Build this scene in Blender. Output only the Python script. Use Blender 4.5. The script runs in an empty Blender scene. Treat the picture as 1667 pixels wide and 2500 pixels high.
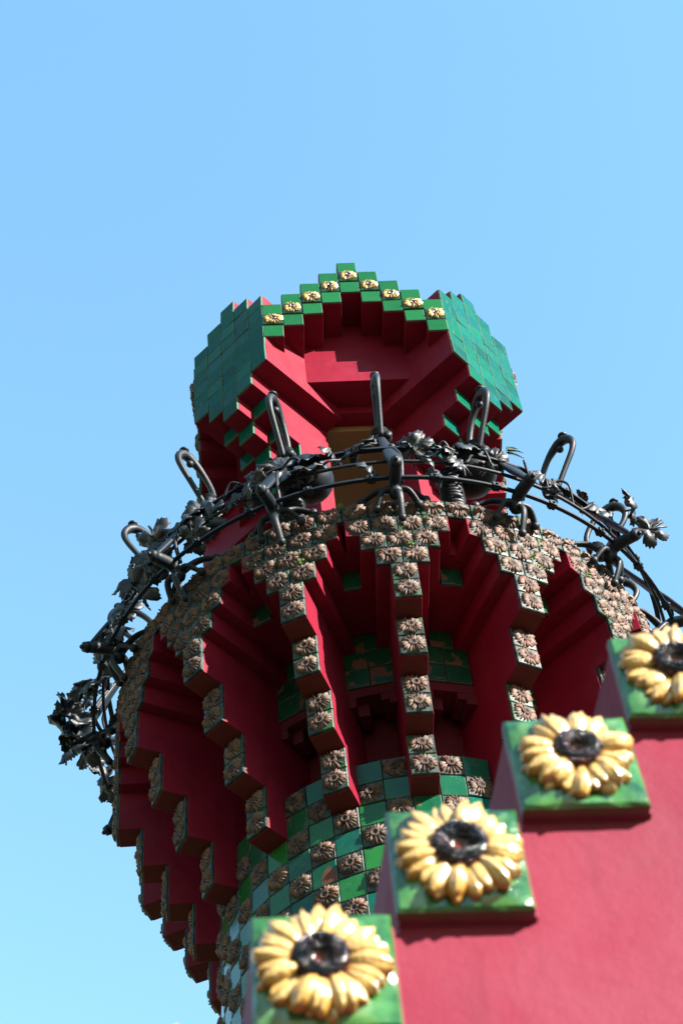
import bpy, bmesh, math, random
from mathutils import Matrix, Vector, noise

# ------------------------------------------------------------------ units
S = 0.15                       # one glazed tile is 15 cm; everything below is laid out in tiles
GZ = -94.643                   # ground level in tiles
def P(x, y, z): return Vector((x * S, y * S, (z - GZ) * S))
def T(x, y, z): return Matrix.Translation(Vector((x * S, y * S, z * S)))
def RZ(a): return Matrix.Rotation(a, 4, 'Z')
RX90 = Matrix.Rotation(math.pi / 2, 4, 'X')
R_ = math.radians

scene = bpy.context.scene
COL = scene.collection

# ------------------------------------------------------------------ camera
CAM = (-5.95857877, -42.97577703, -83.64310089)
RM = ((0.99759757, 0.00153267, -0.06925853),
      (-0.04101509, 0.81876568, -0.57266092),
      (0.05582881, 0.57412579, 0.81686151))
FPX = 4389.07                  # focal length for a picture 2500 px tall
cam = bpy.data.cameras.new('camera')
cam.sensor_fit = 'VERTICAL'; cam.sensor_height = 36.0
cam.lens = FPX / 2500 * 36.0
cam.clip_start = 0.05; cam.clip_end = 3000
cam.dof.use_dof = True; cam.dof.focus_distance = 9.3; cam.dof.aperture_fstop = 9.0
camo = bpy.data.objects.new('camera', cam); COL.objects.link(camo)
m = Matrix.Identity(4)
for i in range(3):
    m[i][0] = RM[0][i]; m[i][1] = -RM[1][i]; m[i][2] = -RM[2][i]
camo.matrix_world = Matrix.Translation(P(*CAM)) @ m
scene.camera = camo

# ------------------------------------------------------------------ sky, sun, exposure
SUN_AZ, SUN_EL = R_(51.3), R_(24.7)      # azimuth to the right of the tower's front
to_sun = Vector((math.sin(SUN_AZ) * math.cos(SUN_EL), -math.cos(SUN_AZ) * math.cos(SUN_EL), math.sin(SUN_EL)))
world = bpy.data.worlds.new('World'); scene.world = world; world.use_nodes = True
wn = world.node_tree.nodes; wl = world.node_tree.links
for n in list(wn): wn.remove(n)
sky = wn.new('ShaderNodeTexSky'); sky.sky_type = 'NISHITA'; sky.sun_disc = False
sky.sun_elevation = SUN_EL; sky.sun_rotation = math.pi - SUN_AZ
sky.altitude = 0; sky.air_density = 3.3; sky.dust_density = 0.0; sky.ozone_density = 10.0
bg = wn.new('ShaderNodeBackground'); bg.inputs['Strength'].default_value = 0.078
out = wn.new('ShaderNodeOutputWorld')
wl.new(sky.outputs[0], bg.inputs[0]); wl.new(bg.outputs[0], out.inputs[0])
sun = bpy.data.lights.new('sun', 'SUN'); sun.energy = 5.0; sun.angle = R_(0.5); sun.color = (1.0, 0.93, 0.84)
suno = bpy.data.objects.new('sun', sun); COL.objects.link(suno)
suno.rotation_euler = to_sun.to_track_quat('Z', 'Y').to_euler()
suno.location = P(40, -60, 40)
scene.view_settings.view_transform = 'Standard'; scene.view_settings.look = 'None'
scene.view_settings.gamma = 1.0; scene.view_settings.use_curve_mapping = False
scene.view_settings.exposure = 2.55

# ------------------------------------------------------------------ helpers: objects
WORLD = {}
def put(name, mesh, mw, parent=None, mats=None):
    o = bpy.data.objects.new(name, mesh); COL.objects.link(o)
    WORLD[o] = mw.copy()
    if parent is not None:
        o.parent = parent
        o.matrix_basis = WORLD[parent].inverted() @ mw
    else:
        o.matrix_basis = mw
    return o
def thing(name, label, cat, mw, group=None):
    o = put(name, None, mw); o['label'] = label; o['category'] = cat
    if group: o['group'] = group
    o.empty_display_size = 0.2
    return o

class MB:
    """collects geometry given in tiles; build() scales it to metres"""
    def __init__(s): s.v = []; s.f = []; s.m = []; s.a = []; s.sm = []
    def add(s, vs, fs, mi=0, at=None, smooth=False):
        b = len(s.v); s.v += [tuple(p) for p in vs]
        s.a += (list(at) if at else [0.0] * len(vs))
        for q in fs: s.f.append(tuple(i + b for i in q)); s.m.append(mi); s.sm.append(smooth)
        return s
    def box(s, x0, x1, y0, y1, z0, z1, mi=0):
        vs = [(x, y, z) for z in (z0, z1) for y in (y0, y1) for x in (x0, x1)]
        return s.add(vs, [(0, 2, 3, 1), (4, 5, 7, 6), (0, 1, 5, 4), (2, 6, 7, 3), (0, 4, 6, 2), (1, 3, 7, 5)], mi)
    def prism_x(s, prof, x0, x1, mi=0):
        """profile of (y,z) points, counter-clockwise seen from +x, extruded along x"""
        n = len(prof)
        vs = [(x0, y, z) for y, z in prof] + [(x1, y, z) for y, z in prof]
        fs = [tuple(range(n - 1, -1, -1)), tuple(range(n, 2 * n))]
        fs += [(i, (i + 1) % n, n + (i + 1) % n, n + i) for i in range(n)]
        return s.add(vs, fs, mi)
    def lathe(s, prof, seg, mi=0, a0=0.0, a1=2 * math.pi, smooth=True, at=None, ox=0.0, oy=0.0):
        full = abs(a1 - a0 - 2 * math.pi) < 1e-6
        k = seg if full else seg + 1
        vs = []; av = []
        for i in range(k):
            a = a0 + (a1 - a0) * i / seg
            for j, (r, z) in enumerate(prof):
                vs.append((ox + r * math.cos(a), oy + r * math.sin(a), z)); av.append(at[j] if at else 0.0)
        n = len(prof); fs = []
        for i in range(seg):
            i2 = (i + 1) % k
            for j in range(n - 1):
                fs.append((i * n + j, i2 * n + j, i2 * n + j + 1, i * n + j + 1))
        return s.add(vs, fs, mi, av, smooth)
    def tube(s, path, rad, seg=10, mi=0, caps=True, flat=None):
        path = [Vector(p) for p in path]; n = len(path)
        if not isinstance(rad, (list, tuple)): rad = [rad] * n
        t0 = (path[1] - path[0]).normalized()
        ref = Vector((0, 0, 1)) if abs(t0.z) < 0.9 else Vector((0, 1, 0))
        u = t0.cross(ref).normalized()
        vs = []
        for i in range(n):
            t = (path[min(i + 1, n - 1)] - path[max(i - 1, 0)]).normalized()
            u = (u - t * u.dot(t)).normalized(); w = t.cross(u)
            for k in range(seg):
                a = 2 * math.pi * k / seg
                fx = flat if flat else 1.0
                vs.append(path[i] + (u * math.cos(a) + w * math.sin(a) * fx) * rad[i])
        fs = []
        for i in range(n - 1):
            for k in range(seg):
                k2 = (k + 1) % seg
                fs.append((i * seg + k, i * seg + k2, (i + 1) * seg + k2, (i + 1) * seg + k))
        if caps:
            fs.append(tuple(range(seg - 1, -1, -1))); fs.append(tuple((n - 1) * seg + k for k in range(seg)))
        return s.add(vs, fs, mi, None, True)
    def ball(s, c, r, seg=10, mi=0, sz=1.0):
        prof = [(r * math.sin(math.pi * j / 6) + 1e-4, -r * sz * math.cos(math.pi * j / 6)) for j in range(7)]
        b = len(s.v); s.lathe(prof, seg, mi)
        for i in range(b, len(s.v)):
            v = s.v[i]; s.v[i] = (v[0] + c[0], v[1] + c[1], v[2] + c[2])
        return s
    def merge(s, other, mtx, moff=0):
        b = len(s.v)
        R3 = mtx.to_3x3(); t = mtx.translation / S
        s.v += [tuple(R3 @ Vector(p) + t) for p in other.v]; s.a += other.a
        s.f += [tuple(i + b for i in q) for q in other.f]; s.m += [q + moff for q in other.m]; s.sm += other.sm
        return s
    def mesh(s, name, mats, bevel=None):
        me = bpy.data.meshes.new(name)
        me.from_pydata([(x * S, y * S, z * S) for x, y, z in s.v], [], s.f)
        for mt in mats: me.materials.append(mt)
        me.polygons.foreach_set('material_index', s.m)
        me.polygons.foreach_set('use_smooth', s.sm)
        if any(s.a):
            at = me.attributes.new('glaze', 'FLOAT', 'POINT'); at.data.foreach_set('value', s.a)
        me.update()
        return me

# ------------------------------------------------------------------ helpers: materials
class N:
    def __init__(s, name, rough=0.5, spec=0.5):
        s.mat = bpy.data.materials.new(name); s.mat.use_nodes = True
        s.t = s.mat.node_tree; s.b = s.t.nodes['Principled BSDF']
        s.b.inputs['Roughness'].default_value = rough; s.b.inputs['Specular IOR Level'].default_value = spec
        s.co = s.t.nodes.new('ShaderNodeTexCoord'); s.oi = s.t.nodes.new('ShaderNodeObjectInfo')
        s._off = None
    def link(s, a, b): s.t.links.new(a, b)
    def vec(s, coord='Object', scale=(1, 1, 1), rnd=True):
        mp = s.t.nodes.new('ShaderNodeMapping'); mp.inputs['Scale'].default_value = scale
        s.link(s.co.outputs[coord], mp.inputs['Vector'])
        if rnd:
            mu = s.t.nodes.new('ShaderNodeMath'); mu.operation = 'MULTIPLY'; mu.inputs[1].default_value = 57.0
            s.link(s.oi.outputs['Random'], mu.inputs[0])
            cb = s.t.nodes.new('ShaderNodeCombineXYZ')
            for i in range(3): s.link(mu.outputs[0], cb.inputs[i])
            s.link(cb.outputs[0], mp.inputs['Location'])
        return mp.outputs[0]
    def noise(s, scale, detail=4, rough=0.55, vec=None, dist=0.0):
        n = s.t.nodes.new('ShaderNodeTexNoise'); n.inputs['Scale'].default_value = scale
        n.inputs['Detail'].default_value = detail; n.inputs['Roughness'].default_value = rough
        n.inputs['Distortion'].default_value = dist
        s.link(vec if vec is not None else s.vec(), n.inputs['Vector']); return n.outputs['Fac']
    def ramp(s, fac, stops, interp='LINEAR'):
        r = s.t.nodes.new('ShaderNodeValToRGB'); r.color_ramp.interpolation = interp
        e = r.color_ramp.elements
        while len(e) < len(stops): e.new(0.5)
        for i, (p, c) in enumerate(stops):
            e[i].position = p; e[i].color = (c[0], c[1], c[2], 1) if isinstance(c, (tuple, list)) else (c, c, c, 1)
        s.link(fac, r.inputs['Fac']); return r.outputs['Color']
    def mix(s, fac, a, b, mode='MIX'):
        x = s.t.nodes.new('ShaderNodeMix'); x.data_type = 'RGBA'; x.blend_type = mode
        for inp, val in ((x.inputs['Factor'], fac), (x.inputs['A'], a), (x.inputs['B'], b)):
            pass
        fi, ai, bi = x.inputs[0], x.inputs[6], x.inputs[7]
        for inp, val in ((fi, fac), (ai, a), (bi, b)):
            if isinstance(val, (int, float)): inp.default_value = val
            elif isinstance(val, tuple): inp.default_value = (val[0], val[1], val[2], 1)
            else: s.link(val, inp)
        return x.outputs[2]
    def attr(s, name):
        a = s.t.nodes.new('ShaderNodeAttribute'); a.attribute_name = name; return a.outputs['Fac']
    def color(s, c):
        if isinstance(c, tuple): s.b.inputs['Base Color'].default_value = (c[0], c[1], c[2], 1)
        else: s.link(c, s.b.inputs['Base Color'])
    def rough(s, f, lo, hi):
        mr = s.t.nodes.new('ShaderNodeMapRange'); mr.inputs['To Min'].default_value = lo; mr.inputs['To Max'].default_value = hi
        s.link(f, mr.inputs['Value']); s.link(mr.outputs[0], s.b.inputs['Roughness'])
    def bump(s, h, strength, dist):
        b = s.t.nodes.new('ShaderNodeBump'); b.inputs['Strength'].default_value = strength; b.inputs['Distance'].default_value = dist
        s.link(h, b.inputs['Height']); s.link(b.outputs[0], s.b.inputs['Normal'])

def red_paint(name, c0, c1, bumpd=0.0012, stain=0.25, spec=0.2):
    n = N(name, 0.5, spec)
    big = n.noise(2.2, 5, 0.6); fine = n.noise(60, 5, 0.65); mid = n.noise(14, 6, 0.6, dist=0.4)
    c = n.mix(n.ramp(big, [(0.3, 0.0), (0.7, 1.0)]), c0, c1)
    c = n.mix(n.ramp(mid, [(0.62, 0.0), (0.80, stain)]), c, (c0[0] * 0.45, c0[1] * 0.6 + 0.006, c0[2] * 0.6 + 0.006))
    chalk = n.ramp(n.noise(38, 8, 0.75), [(0.62, 0.0), (0.78, 0.42)])
    c = n.mix(chalk, c, (0.19, 0.055, 0.06))
    drip = n.ramp(n.noise(1.0, 5, 0.6, vec=n.vec(scale=(16, 16, 1.6))), [(0.52, 0.0), (0.75, 0.45)])
    c = n.mix(drip, c, (c0[0] * 0.55, c0[1] * 0.8, c0[2] * 0.8))
    dust = n.ramp(n.noise(3.1, 6, 0.65, dist=0.5), [(0.5, 0.0), (0.72, 0.38)])
    c = n.mix(dust, c, (c1[0] * 1.05, c1[1] * 2.0 + 0.006, c1[2] * 1.6 + 0.006))
    n.color(c); n.rough(mid, 0.4, 0.65)
    n.bump(n.mix(0.35, n.mix(0.5, fine, mid), n.noise(5, 4, 0.5)), 0.6, bumpd); return n.mat
RED = red_paint('red_plaster', (0.096, 0.0036, 0.0118), (0.130, 0.0064, 0.0170), spec=0.08)
RED_WALL = red_paint('red_wall_plaster', (0.098, 0.0125, 0.0235), (0.130, 0.020, 0.034), 0.006, 0.3, 0.03)
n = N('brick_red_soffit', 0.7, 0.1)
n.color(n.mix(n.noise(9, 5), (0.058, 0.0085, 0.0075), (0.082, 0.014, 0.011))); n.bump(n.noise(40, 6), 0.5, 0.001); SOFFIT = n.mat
n = N('ochre_ceiling', 0.75)
n.color(n.mix(n.noise(3, 6), (0.1267, 0.0576, 0.0173), (0.1613, 0.0806, 0.0259))); n.bump(n.noise(50, 5), 0.4, 0.001); OCHRE = n.mat
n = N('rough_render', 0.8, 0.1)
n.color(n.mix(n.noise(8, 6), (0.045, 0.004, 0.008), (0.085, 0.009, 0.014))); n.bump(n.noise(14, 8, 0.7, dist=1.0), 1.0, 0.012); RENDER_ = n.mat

def glazed(name, stops, fleck=0.0, chip=0.0, streak=0.0, rough=0.12, grime=0.25, spec=0.2):
    n = N(name, rough, spec)
    base = n.ramp(n.oi.outputs['Random'], stops)
    cloud = n.noise(9, 4, 0.6, dist=0.8)
    c = n.mix(n.ramp(cloud, [(0.35, 0.0), (0.72, 0.55)]), base, n.mix(0.5, base, (0.010, 0.075, 0.016)))
    dk = n.ramp(n.noise(22, 5, 0.6), [(0.55, 0.0), (0.8, grime)])
    c = n.mix(dk, c, (0.003, 0.009, 0.008))
    rv = n.noise(6, 3)
    msk = None
    if streak:
        st = n.ramp(n.noise(1.0, 5, 0.7, vec=n.vec(scale=(60, 5, 5))), [(0.60, 0.0), (0.74, streak)])
        c = n.mix(st, c, (0.12, 0.17, 0.18))
    if fleck:
        area = n.ramp(n.noise(7, 2), [(0.45, 0.0), (0.6, 1.0)])
        sp = n.ramp(n.noise(170, 3, 0.7), [(0.60, 0.0), (0.66, 1.0)])
        big = n.ramp(n.noise(15, 6, 0.7, dist=0.6), [(0.66, 0.0), (0.69, 0.8)])
        f = n.mix(1.0, area, sp, 'MULTIPLY')
        f = n.mix(1.0, f, big, 'LIGHTEN')
        f = n.mix(1.0, f, (fleck, fleck, fleck), 'MULTIPLY')
        c = n.mix(f, c, (0.22, 0.27, 0.28))
    if chip:
        ch = n.ramp(n.noise(6, 4, 0.5, dist=0.5), [(0.62 - chip * 0.1, 0.0), (0.645 - chip * 0.1, 1.0)])
        c = n.mix(ch, c, n.mix(n.noise(40, 4), (0.05, 0.014, 0.009), (0.11, 0.040, 0.026)))
        n.rough(ch, rough, 0.8)
    n.color(c)
    n.bump(n.mix(0.4, n.noise(12, 3), n.noise(3.0, 2)), 0.35, 0.004)
    return n.mat
G_ROOF = glazed('green_glaze_roof', [(0, (0.0010, 0.026, 0.022)), (0.25, (0.001, 0.046, 0.038)), (0.5, (0.0015, 0.058, 0.032)), (0.75, (0.001, 0.046, 0.048)), (1, (0.002, 0.066, 0.044))], streak=0.45, rough=0.14, grime=0.6, spec=0.035)
G_GABLE = glazed('green_glaze_gable', [(0, (0.003, 0.042, 0.010)), (1, (0.005, 0.060, 0.015))], rough=0.14, spec=0.12)
G_SHAFT = glazed('green_glaze_shaft', [(0, (0.002, 0.035, 0.022)), (0.4, (0.003, 0.045, 0.014)), (0.7, (0.009, 0.075, 0.013)), (1, (0.001, 0.032, 0.036))], fleck=0.45, chip=0.0, rough=0.15, grime=0.4)
G_WORN = glazed('green_glaze_worn', [(0, (0.002, 0.035, 0.022)), (1, (0.003, 0.045, 0.014))], fleck=0.5, chip=0.9, rough=0.2, grime=0.5)
G_BAND = glazed('green_glaze_band', [(0, (0.003, 0.022, 0.010)), (1, (0.003, 0.030, 0.017))], fleck=0.15, chip=0.55, rough=0.25, grime=0.7)
n = N('tile_edge', 0.5, 0.05)
n.color(n.mix(n.noise(30, 4), (0.02, 0.075, 0.045), (0.075, 0.12, 0.09))); EDGE = n.mat
n = N('dirty_joint', 0.7)
n.color(n.mix(n.noise(20, 4), (0.0140, 0.0140, 0.0126), (0.0448, 0.0420, 0.0364))); JOINT = n.mat

# weathered terracotta sunflowers of the tower
n = N('weathered_petal', 0.55, 0.35)
base = n.ramp(n.oi.outputs['Random'], [(0, (0.0577, 0.0281, 0.0185)), (0.18, (0.0829, 0.0444, 0.0311)), (0.36, (0.0333, 0.0200, 0.0148)), (0.55, (0.0740, 0.0355, 0.0252)), (0.72, (0.0459, 0.0318, 0.0259)), (0.86, (0.0962, 0.0548, 0.0326)), (1, (0.0799, 0.0311, 0.0185))])
c = n.mix(n.ramp(n.noise(26, 4), [(0.38, 0.0), (0.7, 0.75)]), base, (0.1051, 0.0666, 0.0488))
c = n.mix(n.ramp(n.noise(15, 5, 0.7), [(0.48, 0.0), (0.68, 0.9)]), c, (0.0148, 0.0111, 0.0096))
c = n.mix(n.ramp(n.noise(9, 3), [(0.66, 0.0), (0.71, 0.8)]), c, (0.0777, 0.0178, 0.0067))
n.color(c); n.rough(n.noise(20, 3), 0.5, 0.85); n.bump(n.noise(90, 5, 0.7), 0.5, 0.0015); W_PETAL = n.mat
n = N('weathered_base', 0.5, 0.28)
c = n.mix(n.ramp(n.noise(22, 4), [(0.42, 0.0), (0.7, 1.0)]), (0.004, 0.009, 0.007), (0.026, 0.034, 0.028))
c = n.mix(n.ramp(n.noise(7, 3), [(0.55, 0.0), (0.66, 0.8)]), c, (0.012, 0.045, 0.014))
n.color(c); n.rough(n.noise(20, 3), 0.25, 0.7); n.bump(n.noise(50, 5), 0.6, 0.003); W_BASE = n.mat
n = N('weathered_seeds', 0.7, 0.2)
n.color(n.mix(n.noise(45, 4), n.ramp(n.attr('glaze'), [(0.0, (0.012, 0.007, 0.006)), (0.45, (0.018, 0.010, 0.008)), (0.7, (0.055, 0.036, 0.030)), (1.0, (0.022, 0.012, 0.009))]), n.ramp(n.oi.outputs['Random'], [(0, (0.020, 0.012, 0.010)), (1, (0.060, 0.036, 0.030))])))
n.bump(n.noise(160, 3, 0.8), 0.9, 0.004); W_SEED = n.mat
# glazed yellow sunflowers of the roof
n = N('yellow_glaze_petal_roof', 0.2, 0.28)
n.color(n.mix(n.ramp(n.attr('glaze'), [(0.1, 0.0), (0.8, 1.0)]), (0.1532, 0.0729, 0.0110), (0.2990, 0.2188, 0.0875))); Y_ROOF = n.mat
n = N('roof_tile_base', 0.25, 0.28)
n.color(n.mix(n.noise(30, 4), (0.0022, 0.0110, 0.0051), (0.0073, 0.0365, 0.0146))); Y_BASE = n.mat
n = N('roof_seeds', 0.2)
n.color(n.mix(n.noise(40, 4), (0.0073, 0.0029, 0.0037), (0.0583, 0.0218, 0.0218))); n.bump(n.noise(150, 3), 0.8, 0.004); Y_SEED = n.mat
# glossy near sunflowers
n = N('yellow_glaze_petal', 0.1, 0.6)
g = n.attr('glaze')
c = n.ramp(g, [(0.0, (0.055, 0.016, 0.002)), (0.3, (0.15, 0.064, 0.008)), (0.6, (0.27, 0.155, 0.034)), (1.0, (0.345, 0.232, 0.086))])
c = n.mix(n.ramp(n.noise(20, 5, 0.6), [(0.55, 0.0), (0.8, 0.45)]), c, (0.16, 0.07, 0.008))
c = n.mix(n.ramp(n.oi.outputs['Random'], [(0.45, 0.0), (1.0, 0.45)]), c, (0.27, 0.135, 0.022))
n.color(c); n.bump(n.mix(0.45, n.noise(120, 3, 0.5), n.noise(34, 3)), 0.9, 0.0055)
n.b.inputs['Coat Weight'].default_value = 0.5; n.b.inputs['Coat Roughness'].default_value = 0.06; N_PETAL = n.mat
n = N('green_glaze_near', 0.15, 0.4)
c = n.mix(n.ramp(n.noise(17, 5, 0.6), [(0.36, 0.0), (0.62, 1.0)]), (0.004, 0.034, 0.008), (0.030, 0.105, 0.024))
c = n.mix(n.ramp(n.noise(30, 4, 0.6), [(0.56, 0.0), (0.72, 0.8)]), c, (0.10, 0.16, 0.075))
c = n.mix(n.ramp(n.attr('glaze'), [(0.5, 0.0), (1.0, 0.7)]), c, (0.085, 0.15, 0.06))
n.color(c); n.bump(n.noise(24, 5), 0.7, 0.006)
n.b.inputs['Coat Weight'].default_value = 0.4; N_BASE = n.mat
n = N('seed_glaze_near', 0.1, 0.2)
c = n.ramp(n.attr('glaze'), [(0.0, (0.11, 0.018, 0.008)), (0.24, (0.05, 0.009, 0.006)), (0.33, (0.003, 0.004, 0.007)), (0.84, (0.003, 0.0035, 0.006)), (0.92, (0.04, 0.008, 0.005)), (1.0, (0.07, 0.014, 0.006))])
n.color(c); n.bump(n.noise(120, 3, 0.7), 0.3, 0.002)
n.b.inputs['Coat Weight'].default_value = 0.15; N_SEED = n.mat
n = N('clay_edge', 0.6)
n.color(n.mix(n.noise(30, 5), (0.0382, 0.0143, 0.0080), (0.0827, 0.0350, 0.0191))); n.bump(n.noise(60, 5), 0.5, 0.002); CLAY = n.mat
# iron
def iron(name, c0, c1, ro, spec=0.22):
    n = N(name, ro, spec)
    c = n.mix(n.noise(18, 5), c0, c1)
    c = n.mix(n.ramp(n.noise(30, 6, 0.7), [(0.63, 0.0), (0.72, 0.55)]), c, (0.022, 0.024, 0.024))
    c = n.mix(n.ramp(n.noise(7, 5, 0.7), [(0.68, 0.0), (0.74, 0.5)]), c, (0.03, 0.016, 0.01))
    n.color(c); n.rough(n.noise(25, 4), ro - 0.1, ro + 0.2); n.bump(n.noise(70, 6, 0.7), 0.6, 0.002); return n.mat
IRON = iron('painted_iron', (0.0016, 0.0036, 0.0068), (0.0038, 0.0070, 0.0118), 0.47)
IRON_LEAF = iron('iron_leaf', (0.0022, 0.0042, 0.0070), (0.008, 0.0115, 0.0165), 0.45, 0.34)
n = N('ground', 0.9)
n.color(n.mix(n.noise(0.8, 8, vec=n.vec(rnd=False)), (0.035, 0.05, 0.02), (0.09, 0.085, 0.06))); GROUND = n.mat
n = N('fern_green', 0.5)
n.color(n.mix(n.ramp(n.attr('glaze'), [(0.7, 0.0), (1.0, 1.0)]), (0.022, 0.045, 0.008), (0.09, 0.035, 0.012))); FERN = n.mat
n = N('moss', 0.8); n.color(n.mix(n.noise(60, 3), (0.05, 0.11, 0.015), (0.16, 0.20, 0.03))); MOSS = n.mat

def soften(me, w=0.005, wob=0.0):
    """weld and chamfer the hard edges of a plastered block"""
    bm = bmesh.new(); bm.from_mesh(me)
    bmesh.ops.remove_doubles(bm, verts=bm.verts, dist=0.0002)
    for v in bm.verts: v.co += noise.noise_vector(v.co * 4.0) * wob
    ed = [e for e in bm.edges if len(e.link_faces) == 2 and e.calc_face_angle(0) > 0.5]
    bmesh.ops.bevel(bm, geom=ed, offset=w, segments=2, profile=0.6, affect='EDGES', clamp_overlap=True)
    bm.to_mesh(me); bm.free(); me.update(); return me
# ------------------------------------------------------------------ ground
g = MB(); g.add([(-9000, -9000, 0), (9000, -9000, 0), (9000, 9000, 0), (-9000, 9000, 0)], [(0, 1, 2, 3)])
go = put('ground', g.mesh('ground', [GROUND]), Matrix.Identity(4)); go['kind'] = 'structure'

# ------------------------------------------------------------------ tiles (local: x right, y up, z out of the wall; one tile wide)
def slab(b, w=0.975, th=0.12, seed=0, relief=0.0, mi=0, edge=0, grid=1, bev=0.03):
    """a tile slab whose face is at z=0, body behind it"""
    rnd = random.Random(seed); h = w / 2
    k = grid
    vs = []; at = []
    for j in range(k + 1):
        for i in range(k + 1):
            x = -h + bev + (w - 2 * bev) * i / k; y = -h + bev + (w - 2 * bev) * j / k
            z = rnd.uniform(0, relief) if relief else 0.0
            if relief and (i in (0, k) or j in (0, k)): z *= .2
            elif relief:
                x += rnd.uniform(-.012, .012); y += rnd.uniform(-.012, .012)
            vs.append((x, y, z)); at.append(z / relief if relief else 0.0)
    fs = [(j * (k + 1) + i, j * (k + 1) + i + 1, (j + 1) * (k + 1) + i + 1, (j + 1) * (k + 1) + i) for j in range(k) for i in range(k)]
    b.add(vs, fs, mi, at, smooth=relief > 0)
    # bevel ring and sides following the rim of the grid
    rim = [i for i in range(k + 1)] + [j * (k + 1) + k for j in range(1, k + 1)] + [k * (k + 1) + i for i in range(k - 1, -1, -1)] + [j * (k + 1) for j in range(k - 1, 0, -1)]
    n_ = len(rim); ring = []
    for q in rim:
        x, y, z = vs[q]
        jx = rnd.uniform(-.004, .004) if relief else 0
        ring.append(((-h if x < -h + bev * 1.7 else h if x > h - bev * 1.7 else x) + jx, (-h if y < -h + bev * 1.7 else h if y > h - bev * 1.7 else y) + jx, -bev))
    v2 = [vs[q] for q in rim] + ring + [(x, y, -th) for x, y, z in ring]
    f2 = []
    for i in range(n_):
        j = (i + 1) % n_
        f2.append((i, n_ + i, n_ + j, j)); f2.append((n_ + i, 2 * n_ + i, 2 * n_ + j, n_ + j))
    b.add(v2, f2[0::2], mi if relief else edge); b.add(v2, f2[1::2], edge)
    return b

def petal(b, ang, r0, r1, w, z0, zr, rnd, mi=1, fine=False, curl=0.0):
    """one raised petal lying on the tile, ridge in the middle, edges on the slab"""
    ss = [0, .14, .3, .48, .66, .82, .94, 1.0] if fine else [0, .35, .72, 1.0]
    cs = [-1, -.8, -.55, -.35, -.15, 0, .15, .35, .55, .8, 1] if fine else [-1, 0, 1]
    ca, sa = math.cos(ang), math.sin(ang)
    bend = rnd.uniform(-.25, .25) * w; tilt = rnd.uniform(-.02, .03); lift = rnd.uniform(.8, 1.2)
    vs = []; at = []
    for s in ss:
        wd = w * (0.52 + 0.48 * math.sin(min(1, s / .6) * math.pi / 2)) * (1 if s < .6 else max(0.06, math.cos((s - .6) / .4 * math.pi / 2) ** .75))
        if fine: wd = w * (0.62 + 0.38 * math.sin(min(1, s / .55) * math.pi / 2)) * (1 if s < .55 else max(0.10, math.cos((s - .55) / .45 * math.pi / 2) ** .62))
        hz = zr * lift * (0.55 + 0.6 * math.sin(min(1, (s + .12) * (.8 if fine else .95)) * math.pi)) + curl * s
        for cx in cs:
            r = r0 + (r1 - r0) * s; t = cx * wd + bend * s * s
            if fine:
                hh = 1 - abs(cx) ** 4
                cr = (.15 * math.exp(-((cx - .33) / .15) ** 2) + .15 * math.exp(-((cx + .33) / .15) ** 2)) * (.4 + .6 * s)
                z = z0 + hz * (hh - cr) + tilt * cx * (1 - abs(cx) ** 6)
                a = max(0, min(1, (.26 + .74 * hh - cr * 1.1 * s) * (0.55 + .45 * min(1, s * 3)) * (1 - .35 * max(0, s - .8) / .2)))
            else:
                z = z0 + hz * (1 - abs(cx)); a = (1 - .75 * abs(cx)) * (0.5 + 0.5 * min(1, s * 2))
            vs.append((ca * r - sa * t, sa * r + ca * t, z)); at.append(a)
    n_ = len(cs); fs = []
    for i in range(len(ss) - 1):
        for j in range(n_ - 1):
            fs.append((i * n_ + j, (i + 1) * n_ + j, (i + 1) * n_ + j + 1, i * n_ + j + 1))
    fs.append(tuple((len(ss) - 1) * n_ + j for j in range(n_ - 1, -1, -1)))
    return b.add(vs, fs, mi, at, smooth=True)

def seed_head(b, R0, h, seg=16, mi=2, rings=None, rnd=None, bump=0.0, z0=0.0):
    prof = [(0.001, .62), (.25, .64), (.42, .80), (.62, .98), (.8, 1.0), (.94, .72), (1.0, .3), (1.02, 0.0)]
    if rings:
        f = []
        for i in range(len(prof) - 1):
            for k in range(rings):
                u = k / rings; f.append((prof[i][0] * (1 - u) + prof[i + 1][0] * u, prof[i][1] * (1 - u) + prof[i + 1][1] * u))
        f.append(prof[-1]); prof = f
    st = len(b.v)
    b.lathe([(r * R0, z0 + z * h) for r, z in prof], seg, mi, at=[r / 1.02 for r, z in prof])
    # lathe runs outwards and down: flip so the faces look out of the tile
    if bump and rnd:
        for i in range(st, len(b.v)):
            x, y, z = b.v[i]
            b.v[i] = (x + rnd.uniform(-.3, .3) * bump, y + rnd.uniform(-.3, .3) * bump, z + rnd.uniform(-.6, 1) * bump)
    return b

def sunflower(seed, npet=19, damage=0.0):
    rnd = random.Random(seed); b = MB()
    slab(b, 0.97, 0.16, seed, 0.055, 0, 0, 6, 0.03)
    a0 = rnd.uniform(0, 6)
    for i in range(npet):
        a = a0 + 2 * math.pi * (i + rnd.uniform(-.22, .22)) / npet
        if rnd.random() < damage: continue
        petal(b, a, .15, rnd.uniform(.42, .50), rnd.uniform(.052, .074), 0.015, rnd.uniform(.10, .15), rnd)
    for i in range(npet // 4):
        a = a0 + 2 * math.pi * (i + .5 + rnd.uniform(-.3, .3)) / (npet // 4)
        petal(b, a, .14, rnd.uniform(.36, .43), rnd.uniform(.05, .07), 0.06, rnd.uniform(.08, .11), rnd)
    seed_head(b, rnd.uniform(.18, .205), rnd.uniform(.14, .18), 14)
    return b
SF_MB = [sunflower(s, random.Random(s).choice((17, 18, 20, 21)), d) for s, d in ((1, 0), (2, 0), (3, 0), (4, .08), (5, 0), (6, .12), (7, 0))]
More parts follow.
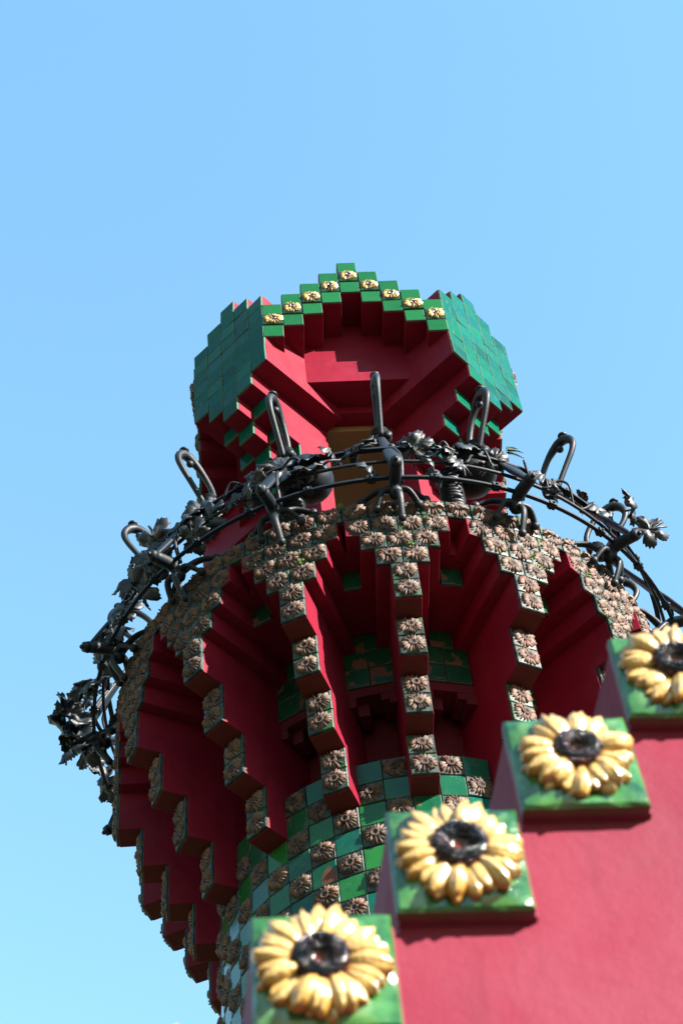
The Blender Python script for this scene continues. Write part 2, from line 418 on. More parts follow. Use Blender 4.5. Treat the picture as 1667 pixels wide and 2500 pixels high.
SF_W = [b.mesh('weathered_sunflower_tile', [W_BASE, W_PETAL, W_SEED]) for b in SF_MB]
SF_Y = [b.mesh('glazed_sunflower_tile', [Y_BASE, Y_ROOF, Y_SEED]) for b in SF_MB[:5]]
def plain(mats, w=0.965, th=0.14, seed=0):
    b = MB(); slab(b, w, th, seed, 0.0, 0, 1, 1, 0.022); return b.mesh('plain_tile', mats)
PLAIN_MB = slab(MB(), 0.965, 0.14, 0, 0.0, 0, 1, 1, 0.022)
PL_ROOF = plain([G_ROOF, EDGE]); PL_GABLE = plain([G_GABLE, EDGE]); PL_SHAFT = plain([G_SHAFT, EDGE]); PL_WORN = plain([G_WORN, EDGE]); PL_BAND = plain([G_BAND, JOINT])

rng = random.Random(77)
def project(p):
    d = [p[i] - CAM[i] for i in range(3)]
    x, y, z = (sum(RM[k][i] * d[i] for i in range(3)) for k in range(3))
    return 833.5 + FPX * x / z, 1250 + FPX * y / z
REST = {'sunflower': MB(), 'plain': MB()}
COUNT = {'sunflower': 0, 'plain': 0}
def lay(kind, meshes, frame, x, y, z, parent, sx=1.0, sz=1.0, jit=0.012):
    """fix one tile on a wall; frame is a matrix in metres, x/y/z in tiles with -y pointing out of the wall"""
    mw = frame @ T(x, y, z) @ RX90
    j = Matrix.Rotation(rng.uniform(-jit, jit), 4, 'X') @ Matrix.Rotation(rng.uniform(-jit, jit), 4, 'Y') @ Matrix.Rotation(rng.uniform(-jit, jit), 4, 'Z')
    mw = mw @ j
    if kind == 'sunflower': mw = mw @ Matrix.Rotation(math.pi / 2 * rng.randrange(4), 4, 'Z')
    mw = mw @ T(0, 0, rng.uniform(-.02, .012))
    c = mw.translation; nrm = mw.to_3x3() @ Vector((0, 0, 1))
    facing = (P(*CAM) - c).normalized().dot(nrm)
    px, py = project((c.x / S, c.y / S, c.z / S + GZ))
    seen = facing > -0.12 and -60 < px < 1730 and py < 2560
    if seen and px > 640: seen = py < 2230 - (px - 640) * 0.72 + 120 or False
    me = rng.choice(meshes)
    if seen and not (facing < 0.0 and kind == 'plain'):
        if abs(sx - 1) > 1e-3 or abs(sz - 1) > 1e-3: mw = mw @ Matrix.Diagonal((sx, sz, 1, 1))
        COUNT[kind] += 1
        return put(kind + '_tile' if kind == 'sunflower' else 'green_tile', me, mw, parent)
    REST[kind].merge(rng.choice(SF_MB) if kind == 'sunflower' else PLAIN_MB, WORLD[tower].inverted() @ mw)

# ------------------------------------------------------------------ the tower
AX, AY = -0.007366, 7.536527
Z0, RS, PP, NB = -39.2069, 7.3338, 0.99274, 16
ROOF_Y, ROW = 8.0355, 1.06077
RR = RS + 4 * PP               # radius of the cornice face
TOPZ = 12.0                    # cornice top above Z0
tower = thing('tower', 'round red and green tiled tower with sunflower tiles, stepped brackets and a roofed lookout', 'tower', Matrix.Translation(P(AX, AY, GZ)))
def tframe(a): return Matrix.Translation(P(AX, AY, Z0)) @ RZ(a)

# shaft and core: stepped back and forth behind the brackets
n = N('shaft_under_tiles', 0.35)
ck = n.t.nodes.new('ShaderNodeTexChecker'); ck.inputs['Scale'].default_value = 6.6
n.link(n.co.outputs['Object'], ck.inputs['Vector'])
n.color(n.mix(ck.outputs['Fac'], n.mix(n.noise(12, 4), (0.01, 0.10, 0.05), (0.02, 0.16, 0.08)), n.mix(n.noise(20, 4), (0.30, 0.18, 0.12), (0.45, 0.30, 0.2)))); SHAFTMAT = n.mat
b = MB(); b.lathe([(RS - .14, GZ - Z0), (RS - .14, 2 - 18.0)], 128, 0)
b.lathe([(RS - .14, 2 - 18.0), (RS - .14, 2.0)], 128, 1, smooth=True)
b.lathe([(RS - .14, 2.0), (5.9, 2.0)], 128, 2, smooth=False)
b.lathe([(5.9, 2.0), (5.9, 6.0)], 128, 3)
b.lathe([(5.9, 6.0), (RS - .14, 6.0)], 128, 2, smooth=False)
b.lathe([(RS - .14, 6.0), (RS - .14, 9.012)], 128, 2)
b.lathe([(RS - .14, 9.012), (9.46, 9.012)], 128, 2, smooth=False)
b.lathe([(9.46, 9.012), (9.46, 10.012)], 128, 2)
b.lathe([(9.46, 10.012), (10.25, 10.012)], 128, 2, smooth=False)
b.lathe([(10.25, 10.012), (10.25, 11.0)], 128, 2)
shaft = put('shaft', b.mesh('shaft', [SHAFTMAT, JOINT, RED, RENDER_]), tframe(0), tower)

# checkered tiles of the shaft: 48 round, sunflowers where row + column is odd
NC = 48
for row in range(0, 10):
    for col in range(-17, 14):
        if row < 2 and col % 3 == 0: continue
        fr = tframe(2 * math.pi * col / NC)
        w = 2 * math.pi * RS / NC
        if (row + col) % 2: lay('sunflower', SF_W, fr, 0, -RS + .0, 1.5 - row, shaft, w, 1)
        else: lay('plain', [PL_SHAFT] * 5 + [PL_WORN], fr, 0, -RS, 1.5 - row, shaft, w / .965 * .965, 1)

# tile bands between the brackets, with the stepped lintel of each niche below
gap_w = 2 * math.pi * RS / NB - 1.0
for k in range(-6, 6):
    fr = tframe(2 * math.pi * (k + .5) / NB)
    for zz in (6.5, 7.5):
        for x in (-.5, .5): lay('plain', [PL_BAND], fr, x * .96, -RS - .02, zz, shaft, .96)
    lay('plain', [PL_BAND], fr, 0, -RS - .02, 8.5, shaft, .92)
    lay('plain', [PL_BAND], fr, 0, -9.62, 9.5, shaft, .86)
    b = MB(); y0, y1 = -RS + .06, -6.2
    b.box(-1.05, 1.05, y0, y1, 5.55, 5.98)
    b.box(-1.05, -.62, y0 + .01, y1, 5.05, 5.55); b.box(.30, .62, y0 + .02, y1, 5.2, 5.55); b.box(.62, 1.05, y0 + .01, y1, 4.95, 5.55)
    b.box(-.62, -.2, -6.9, y1, 4.9, 5.55)
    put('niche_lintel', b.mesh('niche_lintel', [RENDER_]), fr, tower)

# sixteen corbelled brackets that widen into the stepped arches
bracket_mesh = None
def make_bracket_mesh():
    b = MB(); inn = -5.6
    # stepped fin one tile wide (profile in y,z ; -y points outwards)
    prof = [(inn, 0.0)]
    for i in range(4):
        f = -(RS + PP * (i + 1)) + .12
        prof += [(f, 2.0 * i), (f, 2.0 * (i + 1))]
    prof += [(inn, 8.0)]
    prof = prof[::-1]
    n_ = len(prof)
    vs = [(-.5, y, z) for y, z in prof] + [(.5, y, z) for y, z in prof]
    b.add(vs, [tuple(range(n_))[::-1], tuple(range(n_, 2 * n_))], 0)
    for i in range(n_):
        j = (i + 1) % n_
        horiz = abs(prof[i][1] - prof[j][1]) < 1e-6
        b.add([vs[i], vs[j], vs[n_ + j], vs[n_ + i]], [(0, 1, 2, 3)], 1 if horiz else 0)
    f = -RR + .12
    for w, z in ((2.0, 8.0), (3.0, 9.0), (4.0, 10.0)):
        b.box(-w / 2 + .004 * z, w / 2 - .004 * z, f + .02, -(w * NB / (2 * math.pi)) + .4 if w > 2 else inn, z, z + 1.0, 0)
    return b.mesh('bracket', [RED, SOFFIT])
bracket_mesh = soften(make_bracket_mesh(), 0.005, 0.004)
TURN = {0: -.55, -1: .45, 1: .6, -2: .2, 2: .3}      # the brackets are not perfectly evenly spaced
for k in range(-8, 8):
    a = 2 * math.pi * k / NB + R_(TURN.get(k, 0.0))
    fr = tframe(a)
    br = put('bracket', bracket_mesh, fr, tower)
    for i in range(4):
        for q in (0, 1): lay('sunflower', SF_W, fr, 0, -(RS + PP * (i + 1)), 2 * i + q + .5, br, .99, .99)
    for w, z in ((2, 8), (3, 9), (4, 10)):
        for q in range(w):
            x = q - (w - 1) / 2
            da = x / RR
            lay('sunflower', SF_W, tframe(a + da * .99), 0, -RR, z + .5, br)
# cornice ring with its closing row of sunflower tiles
b = MB(); ring = [(4.5, 11.0), (RR - .14, 11.0), (RR - .14, 12.0), (4.5, 12.0)]
b.lathe(ring[:2], 160, 0, smooth=False); b.lathe(ring[1:3], 160, 1); b.lathe(ring[2:], 160, 1, smooth=False)
cornice = put('cornice', b.mesh('cornice', [RED, JOINT]), tframe(0), tower)
NT = 71
for q in range(NT):
    a = 2 * math.pi * (q + .35) / NT
    if a > math.pi: a -= 2 * math.pi
    if abs(a) < 2.2: lay('sunflower', SF_W, tframe(a), 0, -RR, 11.5, cornice)
b = MB(); b.lathe([(.01, 12.02), (RR - .6, 12.02), (RR - .6, 11.4)], 96, 0, smooth=False)
put('balcony_floor', b.mesh('balcony_floor', [CLAY]), tframe(0), tower)

# ------------------------------------------------------------------ the lookout roof: eight pixel-stepped masses round the axis
def zr(row): return -row * ROW
RF0 = Matrix.Translation(P(0, ROOF_Y, 0))
roof = put('lookout_roof', None, RF0, tower); roof.empty_display_size = .2
TOPR = {0: 3, 1: 2, 2: 1, 3: 2, 4: 3}; BOTR = {0: 9, 1: 10, 2: 11, 3: 10, 4: 9}
RC = math.hypot(6.268, ROOF_Y - 1.768)
DEPTH = 5.1; NSTEP = 4
floor_z = Z0 + TOPZ + .03
def corner_mesh():
    b = MB()
    for c in range(5):
        x0, x1 = c - 2.5, c - 1.5
        pr = [(DEPTH, zr(TOPR[c])), (.1, zr(TOPR[c])), (.1, zr(BOTR[c]))]
        if 1 <= c <= 3:
            for s_ in range(1, NSTEP + 1):
                pr += [(s_ + .1, zr(BOTR[c] + s_ - 1)), (s_ + .1, zr(BOTR[c] + s_))]
            pr[-1] = (NSTEP + .1, floor_z); pr += [(DEPTH, floor_z)]
        else: pr += [(DEPTH, zr(BOTR[c]))]
        b.prism_x(pr, x0, x1, 0)
    return b.mesh('corner_block', [RED])
cm = corner_mesh()
def gable_mesh():
    b = MB()
    for c in range(-4, 5):
        r = abs(c)
        b.box(c - .5 + .002, c + .5 - .002, .1, 2.02, zr(r + 3), zr(r) , 0)
    return b.mesh('gable', [RED])
gm = soften(gable_mesh(), 0.004)
for j in range(4):
    fr = RF0 @ RZ(math.pi / 2 * j) @ T(0, -ROOF_Y, 0)
    gb = put('stepped_gable', gm, fr, tower)
    for c in range(-4, 5):
        r = abs(c)
        lay('plain', [PL_GABLE], fr, c, 0, zr(r + .5), gb, 1.0, ROW * .995)
        lay('sunflower', SF_Y if j == 0 else SF_W, fr, c, -.04, zr(r + 1.5), gb, .97, ROW * .99)
        lay('plain', [PL_GABLE], fr, c, 0, zr(r + 2.5), gb, 1.0, ROW * .995)
    fc = RF0 @ RZ(-math.pi / 4 + math.pi / 2 * j) @ T(0, -RC, 0)
    cb = put('corner_block', cm, fc, tower)
    for c in range(5):
        for r in range(TOPR[c], BOTR[c]):
            lay('plain', [PL_ROOF], fc, c - 2, 0, zr(r + .5), cb, 1.0, ROW, .028)
        if 1 <= c <= 3:
            for s_ in range(1, NSTEP):
                lay('plain', [PL_ROOF], fc, c - 2, s_, zr(BOTR[c] + s_ - .5), cb, 1.0, ROW)
# inner core: faces of the inner octagon, its lip and the ochre ceiling
b = MB(); cy = ROOF_Y
b.box(-2.53, 2.53, 2.0 - cy, cy - 2.0, zr(8.1), zr(2.6)); b.box(2.0 - cy, cy - 2.0, -2.53, 2.53, zr(8.1) + .003, zr(2.6) - .003)
b.box(-1.12, 1.12, 3.5 - cy, cy - 3.5, zr(8.62), zr(8.1) - .002); b.box(3.5 - cy, cy - 3.5, -1.12, 1.12, zr(8.62) + .003, zr(8.1) - .004)
b.box(-4.2, 4.2, -4.2, 4.2, zr(7.4), zr(.8))
put('roof_core', b.mesh('roof_core', [RED]), RF0, tower)
b = MB(); b.box(-3.75, 3.75, -3.75, 3.75, zr(9.02), zr(8.0))
put('ceiling', b.mesh('ceiling', [OCHRE]), RF0, tower)

# the tiles that the photograph does not show stay real geometry, joined
for kind, mats, nm in (('sunflower', [W_BASE, W_PETAL, W_SEED], 'rear_sunflower_tiles'), ('plain', [G_ROOF, EDGE], 'rear_green_tiles')):
    if REST[kind].v:
        o = put(nm, REST[kind].mesh(nm, mats), WORLD[tower], tower); o['kind'] = 'stuff'

mr = random.Random(9)
moss = MB()
for a, z, sz in ((-19.5, 9.1, .2), (-20.3, 9.6, .12), (1.5, 9.05, .14), (27, 8.9, .16), (25.5, 9.4, .2), (24.5, 11.8, .16), (3, 11.9, .22), (-30, 11.7, .18), (46, 11.6, .2), (40, 10.1, .12), (-11, 11.9, .2)):
    for q in range(70):
        aa = R_(a) + mr.gauss(0, sz * .35) / RR; rr = RR + .05 + abs(mr.gauss(0, .04)); zz = z + mr.gauss(0, sz * .55)
        c_ = Vector((rr * math.sin(aa), -rr * math.cos(aa), zz)); d1 = Vector((mr.uniform(-1, 1), mr.uniform(-1, 1), mr.uniform(-1, 1))).normalized() * .035; d2 = Vector((mr.uniform(-1, 1), mr.uniform(-1, 1), mr.uniform(-1, 1))).normalized() * .03
        moss.add([c_ - d1, c_ + d2, c_ + d1, c_ - d2], [(0, 1, 2, 3)])
mo = put('moss', moss.mesh('moss', [MOSS]), tframe(0), tower); mo['kind'] = 'stuff'
# ------------------------------------------------------------------ iron railing
RT = Z0 + TOPZ
def rframe(a): return Matrix.Translation(P(AX, AY, RT)) @ RZ(a)
rail = thing('balcony_railing', 'black wrought iron balcony railing with vine leaves and tall hairpin loops round the tower', 'railing', rframe(0))
def ring_mesh(r, z, hw, hh, name, flat=True):
    b = MB(); seg = 160
    if flat: b.lathe([(r - hw, z - hh), (r + hw, z - hh), (r + hw, z + hh), (r - hw, z + hh), (r - hw, z - hh)], seg, 0, smooth=False)
    else:
        pr = [(r + hw * math.cos(-2 * math.pi * i / 10), z - hw * math.sin(-2 * math.pi * i / 10)) for i in range(11)]
        b.lathe(pr, seg, 0)
    return b.mesh(name, [IRON])
put('top_rail', ring_mesh(11.92, 2.65, .10, .05, 'top_rail'), rframe(0), rail)
put('middle_rail', ring_mesh(12.05, 1.55, .075, .075, 'middle_rail', False), rframe(0), rail)
put('lower_rail', ring_mesh(12.38, -.05, .075, .05, 'lower_rail'), rframe(0), rail)

def smooth_path(pts, n_=5):
    out_ = []; p = [Vector(q) for q in pts]
    for i in range(len(p) - 1):
        p0 = p[max(i - 1, 0)]; p1 = p[i]; p2 = p[i + 1]; p3 = p[min(i + 2, len(p) - 1)]
        for k in range(n_):
            t = k / n_
            out_.append(0.5 * ((2 * p1) + (p2 - p0) * t + (2 * p0 - 5 * p1 + 4 * p2 - p3) * t * t + (3 * p1 - p0 - 3 * p2 + p3) * t ** 3))
    out_.append(p[-1]); return out_
def lerp_r(rs, n_):
    out_ = []
    for i in range(len(rs) - 1):
        for k in range(n_): out_.append(rs[i] + (rs[i + 1] - rs[i]) * k / n_)
    out_.append(rs[-1]); return out_
# post: strut from the hub out to the knee, broad arm from the knee back up over the rails, thin side stay
b = MB()
b.tube(smooth_path([(0, -11.95, -.35), (0, -12.3, -.05), (0, -13.2, -.28)], 4), lerp_r([.17, .26, .23], 4), 12)
b.tube([(0, -13.2, -.28), (0, -13.42, -.34)], [.25, .2], 12)
b.ball((0, -13.46, -.36), .10)
b.tube(smooth_path([(0, -13.15, -.2), (0, -12.5, 1.2), (0, -11.5, 3.4), (0, -10.25, 6.2)], 5), lerp_r([.22, .34, .24, .13], 5), 12, flat=.45)
b.tube(smooth_path([(.28, -12.1, .0), (.34, -12.45, 1.2), (.2, -11.8, 2.9)], 4), .085, 8)
b.ball((.16, -11.8, 2.95), .16); b.ball((.28, -10.3, 5.95), .2); b.tube([(.28, -10.3, 5.9), (.28, -10.62, 5.8)], .17, 10)
b.ball((0, -11.95, -.4), .30, sz=1.1)
post_me = b.mesh('post', [IRON])
def leg_mesh(end, kn, sp):
    b = MB()
    p = smooth_path([(0, -11.95, -.35), sp, end], 5)
    b.tube(p, lerp_r([.20, .15, .13], 5), 9, flat=.7); b.ball(end, kn); return b.mesh('foot_leg', [IRON])
legs = [leg_mesh((-1.25, -11.1, .18), .2, (-.6, -11.5, .3)), leg_mesh((1.25, -11.1, .18), .2, (.6, -11.5, .3)),
        leg_mesh((-.75, -11.62, -1.0), .17, (-.5, -12.05, -.45)), leg_mesh((.12, -11.72, -1.75), .17, (.1, -12.2, -.9)), leg_mesh((.9, -11.6, -.75), .18, (.5, -12.0, -.35))]
b = MB()
path = smooth_path([(0, -9.98, 6.2), (0, -10.0, 7.2), (0, -10.55, 8.15), (0, -11.25, 8.62), (0, -11.72, 8.52), (0, -11.95, 8.05), (0, -11.8, 7.5), (0, -11.25, 6.75), (0, -10.5, 5.75)], 5)
b.tube(path, lerp_r([.12, .13, .14, .21, .21, .16, .13, .12, .12], 5), 12)
b.ball((0, -11.28, 8.2), .17); loop_me = b.mesh('hairpin_loop', [IRON])
b = MB(); b.tube([(0, -11.45, 8.5), (0, -11.58, 8.92)], [.17, .14], 12); b.lathe([(.01, 9.0), (.2, 8.98), (.22, 8.93), (.18, 8.87), (.01, 8.87)], 14, 0, ox=0, oy=-11.6)
cap_me = b.mesh('nail_cap', [IRON])
b = MB()
for i in range(5):
    b.lathe([(.36 + .05 * math.cos(t), 5.9 + i * .1 + .05 * math.sin(t)) for t in [q * math.pi / 3 for q in range(7)]], 12, 0, ox=0, oy=-10.28)
wrap_me = b.mesh('wire_binding', [IRON])
for k in range(-6, 7):
    jit = random.Random(k * 7 + 3)
    fr = rframe(2 * math.pi * k / NB + R_(jit.uniform(-.6, .6)))
    po = put('post', post_me, fr, rail)
    for lm_ in legs: put('foot_leg', lm_, fr @ T(jit.uniform(-.05, .05), 0, 0), po)
    tilt = T(0, -10.2, 6.1) @ Matrix.Rotation(R_(0 if k == 0 else jit.uniform(-3, 3)), 4, 'Y') @ Matrix.Rotation(R_(jit.uniform(-2, 2)), 4, 'X') @ T(0, 10.2, -6.1)
    put('hairpin_loop', loop_me, fr @ tilt, po); put('nail_cap', cap_me, fr @ tilt, po); put('wire_binding', wrap_me, fr, po)
# rail clamps
b = MB(); b.box(-.16, .16, -.14, .14, -.1, .1); b.tube([(0, -.2, 0), (0, .2, 0)], .06, 6); clamp_me = b.mesh('rail_clamp', [IRON])
for k in range(-5, 5):
    for off, r, z in ((.30, 12.38, -.05), (.66, 11.92, 2.65), (.8, 12.38, -.05)):
        a = 2 * math.pi * (k + off) / NB
        put('rail_clamp', clamp_me, rframe(a) @ T(0, -r, z), rail)

# vine leaves: lobed, crumpled sheets of iron
def leaf_mesh(seed):
    rnd = random.Random(seed); n_ = 60; b = MB()
    ringsv = []
    lob = rnd.uniform(0, .4)
    off = Vector((rnd.uniform(0, 50), rnd.uniform(0, 50), 0))
    def crum(x, y):
        p = Vector((x, y, 0)) * 1.9 + off
        return .30 * noise.noise(p) + .16 * noise.noise(p * 2.3) + .07 * noise.noise(p * 6.0) - .30 * (x * x + y * y) + .05 * abs(math.cos(2.5 * (math.atan2(y, x) - math.pi / 2))) * math.hypot(x, y)
    vs = [(0, 0, crum(0, 0))]
    for f in (.3, .55, .78, 1.0):
        for i in range(n_):
            a = 2 * math.pi * i / n_
            r = .50 + .42 * abs(math.cos(2.5 * (a - math.pi / 2))) ** .55
            if abs(((a - 1.5 * math.pi + math.pi) % (2 * math.pi)) - math.pi) < .28: r *= .38
            if f == 1.0: r *= 1 + (.05 if i % 2 else -.04) + rnd.uniform(-.03, .03)
            x, y = r * f * math.cos(a), r * f * math.sin(a)
            vs.append((x, y, crum(x, y)))
    fs = [(0, 1 + i, 1 + (i + 1) % n_) for i in range(n_)]
    for k in range(3):
        o = 1 + k * n_
        fs += [(o + i, o + n_ + i, o + n_ + (i + 1) % n_, o + (i + 1) % n_) for i in range(n_)]
    nv = len(vs); th = .035
    vs2 = vs + [(x, y, z - th) for x, y, z in vs]
    fs2 = fs + [tuple(i + nv for i in q[::-1]) for q in fs]
    o = 1 + 3 * n_
    fs2 += [(o + i, o + nv + i, o + nv + (i + 1) % n_, o + (i + 1) % n_) for i in range(n_)]
    b.add(vs2, fs2, 0, None, True)
    b.tube(smooth_path([(0, -.02, crum(0, 0) + .02), (0, -.5, -.1), (.1, -.9, -.35)], 4), .05, 6)
    return b.mesh('leaf', [IRON_LEAF])
LEAVES = [leaf_mesh(s) for s in range(9)]
lr = random.Random(5)
# (angle in degrees, height above the cornice, radius, size, turn)
spots = [(-20.5, 2.6, 12.0, 1.0), (-17.6, 1.9, 12.1, 1.05), (-15.6, 2.75, 12.0, .75), (-8.6, 2.5, 12.05, .8), (-6.2, 2.7, 12.05, .75), (-4.5, 1.0, 12.2, .6), (-11, 2.7, 12.0, .6),
         (4.3, 2.6, 12.1, .85), (6.2, 2.0, 12.15, .8), (7.6, .7, 12.2, .65), (9.2, 2.4, 12.1, .85), (11.0, 2.1, 12.15, .8), (13.4, 2.9, 12.0, .8), (15.5, 2.4, 12.05, .75), (12.6, 1.5, 12.2, .6),
         (20.5, 2.7, 12.0, .6), (31.5, 2.8, 11.95, .75), (33, 1.8, 12.1, .6), (38.5, 3.5, 12.0, .75), (44.5, 2.7, 12.1, .85), (46, 1.6, 13.5, .9), (48.5, .6, 13.6, .8), (43, 3.2, 11.8, .6), (58, 2.2, 12.1, .7),
         (-24.5, 2.7, 11.9, .8), (-26.8, 2.1, 12.0, .75), (-28.6, 1.6, 12.0, .7), (-31.5, 1.9, 12.1, .6), (-34, 2.6, 12, .55), (-36.8, 1.6, 12.1, .8), (-38.8, 2.7, 12.05, .9), (-41.2, 2.4, 12.15, .8), (-40, .9, 12.2, .8), (-43, 1.2, 12.15, .7),
         (-47, 3.0, 12.0, .7), (-50.5, 2.9, 12.2, 1.15), (-53, 2.2, 12.4, 1.2), (-51, 1.4, 12.4, 1.0), (-55.5, 3.2, 12.3, .95), (-56.5, 1.6, 12.5, 1.1), (-54, .5, 12.3, .9), (-58.5, 2.4, 12.4, .8),
         (-61.5, 1.0, 12.3, .8), (-63, 2.0, 12.2, .75), (-66, .6, 12.3, .8), (-69.5, 1.1, 12.2, .7), (-75, .9, 12.4, .85), (-77.5, .2, 12.6, .9), (-79.5, 1.0, 12.7, .8), (-82, .5, 12.7, .75),
         (-85, 1.4, 13.2, 1.1), (-87, .7, 13.4, 1.1), (-89, 0.2, 13.6, 1.05), (-91.5, .4, 13.3, .9), (-90, -.8, 13.3, .8), (-95, .4, 12.9, .9), (-99, .6, 12.8, .9), (-104, .2, 12.6, .8)]
for li, (a, z, r, sc) in enumerate(spots):
    if li % 5 == 3 and -80 < a: continue
    sc *= 1.05
    fr = rframe(R_(a)) @ T(0, -r, z) @ RX90 @ Matrix.Rotation(R_(lr.uniform(-55, 35)), 4, 'X') @ Matrix.Rotation(R_(lr.uniform(-60, 60)), 4, 'Y') @ Matrix.Rotation(lr.uniform(0, 6.28), 4, 'Z') @ Matrix.Scale(sc * lr.uniform(.85, 1.1), 4)
    put('leaf', lr.choice(LEAVES), fr, rail)
# tendrils that carry the leaves along the rails
for i, (a0, a1) in enumerate(((-33, -5), (2, 19), (26, 48), (-62, -36), (-100, -66))):
    pts = []
    tr = random.Random(i)
    for k in range(14):
        a = R_(a0 + (a1 - a0) * k / 13)
        r = 12.1 + .18 * math.sin(k * 2.1 + i); z = 2.2 + .55 * math.sin(k * 1.15 + i) + tr.uniform(-.15, .15)
        pts.append((r * math.sin(a), -r * math.cos(a), z))
    b = MB(); b.tube(smooth_path(pts, 4), .055, 7)
    put('tendril', b.mesh('tendril', [IRON]), rframe(0), rail)

# ------------------------------------------------------------------ two floodlights behind the railing
def floodlight(a, label, lean):
    t = thing('floodlight', label, 'floodlight', rframe(R_(a)) @ T(0, -10.5, 0.02), 'floodlights on the balcony')
    b = MB(); pr = []
    for i in range(61): pr.append((.42 + .075 * math.cos(i * math.pi / 2), i * .05))
    b.lathe(pr, 18, 0); put('ribbed_stem', b.mesh('ribbed_stem', [IRON]), WORLD[t], t)
    b = MB(); pr = [(.02, -.95)] + [(1.05 * math.sin(math.pi * q / 20), -.95 * math.cos(math.pi * q / 20)) for q in range(2, 12)] + [(1.0, .35), (.9, .4), (.02, .3)]
    b.lathe(pr, 28, 0)
    put('lamp_housing', b.mesh('lamp_housing', [IRON]), WORLD[t] @ T(lean, -.1, 3.35) @ Matrix.Rotation(R_(28 if lean > 0 else -28), 4, 'Y') @ Matrix.Rotation(R_(-20), 4, 'X'), t)
    b = MB(); b.tube(smooth_path([(0, 0, 2.5), (lean * .3, 0, 3.0), (lean * .7, -.05, 3.2)], 4), .2, 10); put('bracket_arm', b.mesh('bracket_arm', [IRON]), WORLD[t], t)
floodlight(-21.6, 'dark round floodlight on a ribbed stem behind the railing, the left one', .75)
floodlight(13.3, 'dark round floodlight on a ribbed stem behind the railing, the right one', .95)

# ------------------------------------------------------------------ fern on the lookout
fern = MB(); fr_ = random.Random(2)
for q in range(3):
    L = fr_.uniform(.6, .8); th = R_(-15 + q * 25); up = []
    for i in range(9):
        s = i / 8; up.append(Vector((L * s * math.cos(th), -.1 * q, L * s * math.sin(th) - .35 * s * s)))
    fern.tube(up, .022, 5)
    for i in range(1, 9):
        ln = .22 * (1 - i / 10); d = (up[i] - up[i - 1]).normalized(); pe = Vector((-d.z, 0, d.x))
        for sg in (-1, 1):
            tip = up[i] + pe * ln * sg + d * .09; w = d * .085
            fern.add([up[i] - w, up[i] + w, tip + Vector((0, .03, 0)), up[i] + Vector((0, .012, 0))], [(0, 1, 2), (1, 3, 2), (3, 0, 2), (0, 3, 1)], 0, [i / 8] * 4)
fo = put('fern', fern.mesh('fern', [FERN]), Matrix.Translation(P(7.35, 6.1, -9.2)))
fo['label'] = 'small green fern growing from the right edge of the lookout roof'; fo['category'] = 'fern'

# ------------------------------------------------------------------ near stepped wall with glazed sunflower tiles
YAW = 0.0415
FG = Matrix.Translation(P(-6.0126, -33.3294, -75.8479)) @ RZ(YAW)
SX, SZ = 1.052, 1.0194
wall = thing('stepped_wall', 'near red plastered wall with stepped edge and glossy yellow sunflower tiles, lower right', 'wall', FG)
STEPS = list(range(-3, 8)); SK = -.07
b = MB()
def skew_box(x0, x1, y0, y1, z0_, z1_):
    vs = [(x + SK * y, y, z) for z in (z0_, z1_) for y in (y0, y1) for x in (x0, x1)]
    b.add(vs, [(0, 2, 3, 1), (4, 5, 7, 6), (0, 1, 5, 4), (2, 6, 7, 3), (0, 4, 6, 2), (1, 3, 7, 5)], 0)
base_z = GZ + 75.8479
DP = 3.2
# main wall as one stair outline
pl = [(STEPS[0] * SX, base_z)]
for i in STEPS: pl += [(i * SX + .03, i * SZ + .02), (i * SX + .03, (i + 1) * SZ - .06)]
pl = [(STEPS[0] * SX + .03, base_z)] + [q for q in pl[1:]]
xr = (STEPS[-1] + 1) * SX + 6
out_pts = [(STEPS[0] * SX + .03, base_z)]
for i in STEPS: out_pts += [(i * SX + .03, (i + 1) * SZ - .06), ((i + 1) * SX + .03, (i + 1) * SZ - .06)]
out_pts += [(xr, (STEPS[-1] + 1) * SZ - .06), (xr, base_z)]
cl = [out_pts[0]]
for q in out_pts[1:]:
    if abs(q[0] - cl[-1][0]) + abs(q[1] - cl[-1][1]) > 1e-5: cl.append(q)
YF = .17
n_ = len(cl)
vs = [(x + SK * YF, YF, z) for x, z in cl] + [(x + SK * DP, DP, z) for x, z in cl]
b.add(vs, [tuple(range(n_ - 1, -1, -1)), tuple(range(n_, 2 * n_))] + [(i, (i + 1) % n_, n_ + (i + 1) % n_, n_ + i) for i in range(n_)], 0)
put('wall_body', b.mesh('wall_body', [RED_WALL]), FG, wall)
petal_sets = None
def near_petals(seed):
    rnd = random.Random(seed); lst = []
    np_ = 21; a0 = rnd.uniform(0, 6)
    for i in range(np_):
        lst.append((a0 + 2 * math.pi * (i + rnd.uniform(-.25, .25)) / np_, .15, rnd.uniform(.385, .46), rnd.uniform(.05, .068), .02, rnd.uniform(.10, .15)))
    for i in range(11):
        lst.append((a0 + 2 * math.pi * (i + .5 + rnd.uniform(-.3, .3)) / 11, .15, rnd.uniform(.33, .42), rnd.uniform(.045, .06), .08, rnd.uniform(.09, .12)))
    return lst, rnd
PM = {}
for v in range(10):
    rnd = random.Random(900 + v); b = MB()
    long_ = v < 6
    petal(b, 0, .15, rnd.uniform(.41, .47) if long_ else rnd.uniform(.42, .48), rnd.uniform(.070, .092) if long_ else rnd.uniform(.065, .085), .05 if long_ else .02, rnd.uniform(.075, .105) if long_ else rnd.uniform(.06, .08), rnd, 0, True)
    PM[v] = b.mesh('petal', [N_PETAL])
near_tile_me = []
for v in range(3):
    b = MB(); slab(b, 1.0, .10, 40 + v, .075, 0, 1, 9, .022); near_tile_me.append(b.mesh('near_tile', [N_BASE, CLAY]))
near_seed_me = []
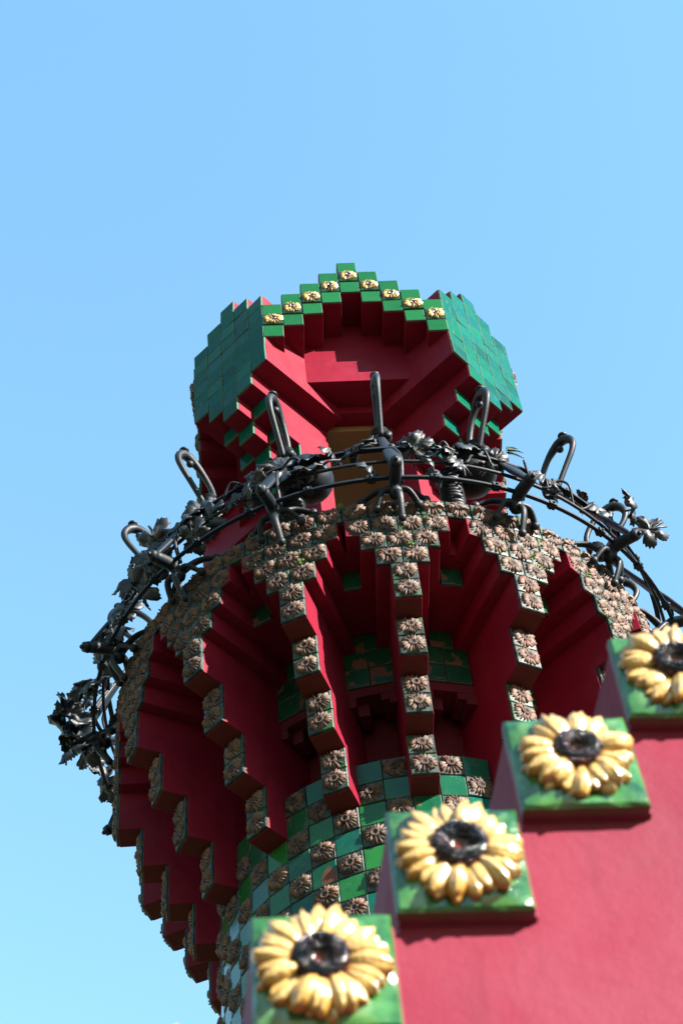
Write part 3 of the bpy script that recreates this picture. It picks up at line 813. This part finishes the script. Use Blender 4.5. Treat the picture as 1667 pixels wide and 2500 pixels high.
for v in range(3):
    b = MB(); seed_head(b, .195 + .012 * v, .20, 44, 0, 3, random.Random(v), .006)
    rr = random.Random(60 + v)
    for ring, cnt, zz in ((.78, 30, .19), (.64, 26, .205), (.5, 20, .19), (.91, 34, .165), (.36, 14, .165)):
        for q in range(cnt):
            a = 2 * math.pi * (q + rr.uniform(-.3, .3)) / cnt; rad = (.195 + .012 * v) * (ring + rr.uniform(-.04, .04)); e0 = len(b.v)
            b.ball((rad * math.cos(a), rad * math.sin(a), zz + rr.uniform(-.012, .008)), rr.uniform(.013, .019), 6)
            for e in range(e0, len(b.v)): b.a[e] = ring
    near_seed_me.append(b.mesh('seed_head', [N_SEED]))
nose = MB(); nose.box(.015, SX - .02, .095, YF + .6, .0, SZ - .045)
nose_me = soften(nose.mesh('step_nose', [RED_WALL]), 0.004)
for i in range(-2, 7):
    rnd = random.Random(300 + i)
    put('step_block', nose_me, FG @ T(i * SX, 0, i * SZ), wall)
    fr = FG @ T(i * SX + .5, 0, i * SZ + .5) @ RX90 @ Matrix.Rotation(R_(rnd.uniform(-1, 1)), 4, 'Z')
    tl = put('sunflower_tile', near_tile_me[i % 3], fr, wall)
    if i < -1 or i > 4:
        continue
    a0 = rnd.uniform(0, 6); cx, cyy = rnd.uniform(-.03, .03), rnd.uniform(-.03, .03); NP = rnd.choice((20, 22, 24, 26)); NU = rnd.choice((14, 17, 19)); FS = rnd.uniform(.99, 1.07)
    fl = fr @ T(cx, cyy, 0) @ Matrix.Scale(FS, 4)
    for q in range(NP):
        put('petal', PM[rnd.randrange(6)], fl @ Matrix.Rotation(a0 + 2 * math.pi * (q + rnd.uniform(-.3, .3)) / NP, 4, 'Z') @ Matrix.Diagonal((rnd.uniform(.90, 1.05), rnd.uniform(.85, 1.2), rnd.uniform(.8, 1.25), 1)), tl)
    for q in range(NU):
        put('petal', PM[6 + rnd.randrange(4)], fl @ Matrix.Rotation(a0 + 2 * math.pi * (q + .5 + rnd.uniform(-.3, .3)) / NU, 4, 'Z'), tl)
    put('seed_head', near_seed_me[(i + 1) % 3], fl @ Matrix.Rotation(rnd.uniform(0, 6), 4, 'Z'), tl)
print('TILES', COUNT)
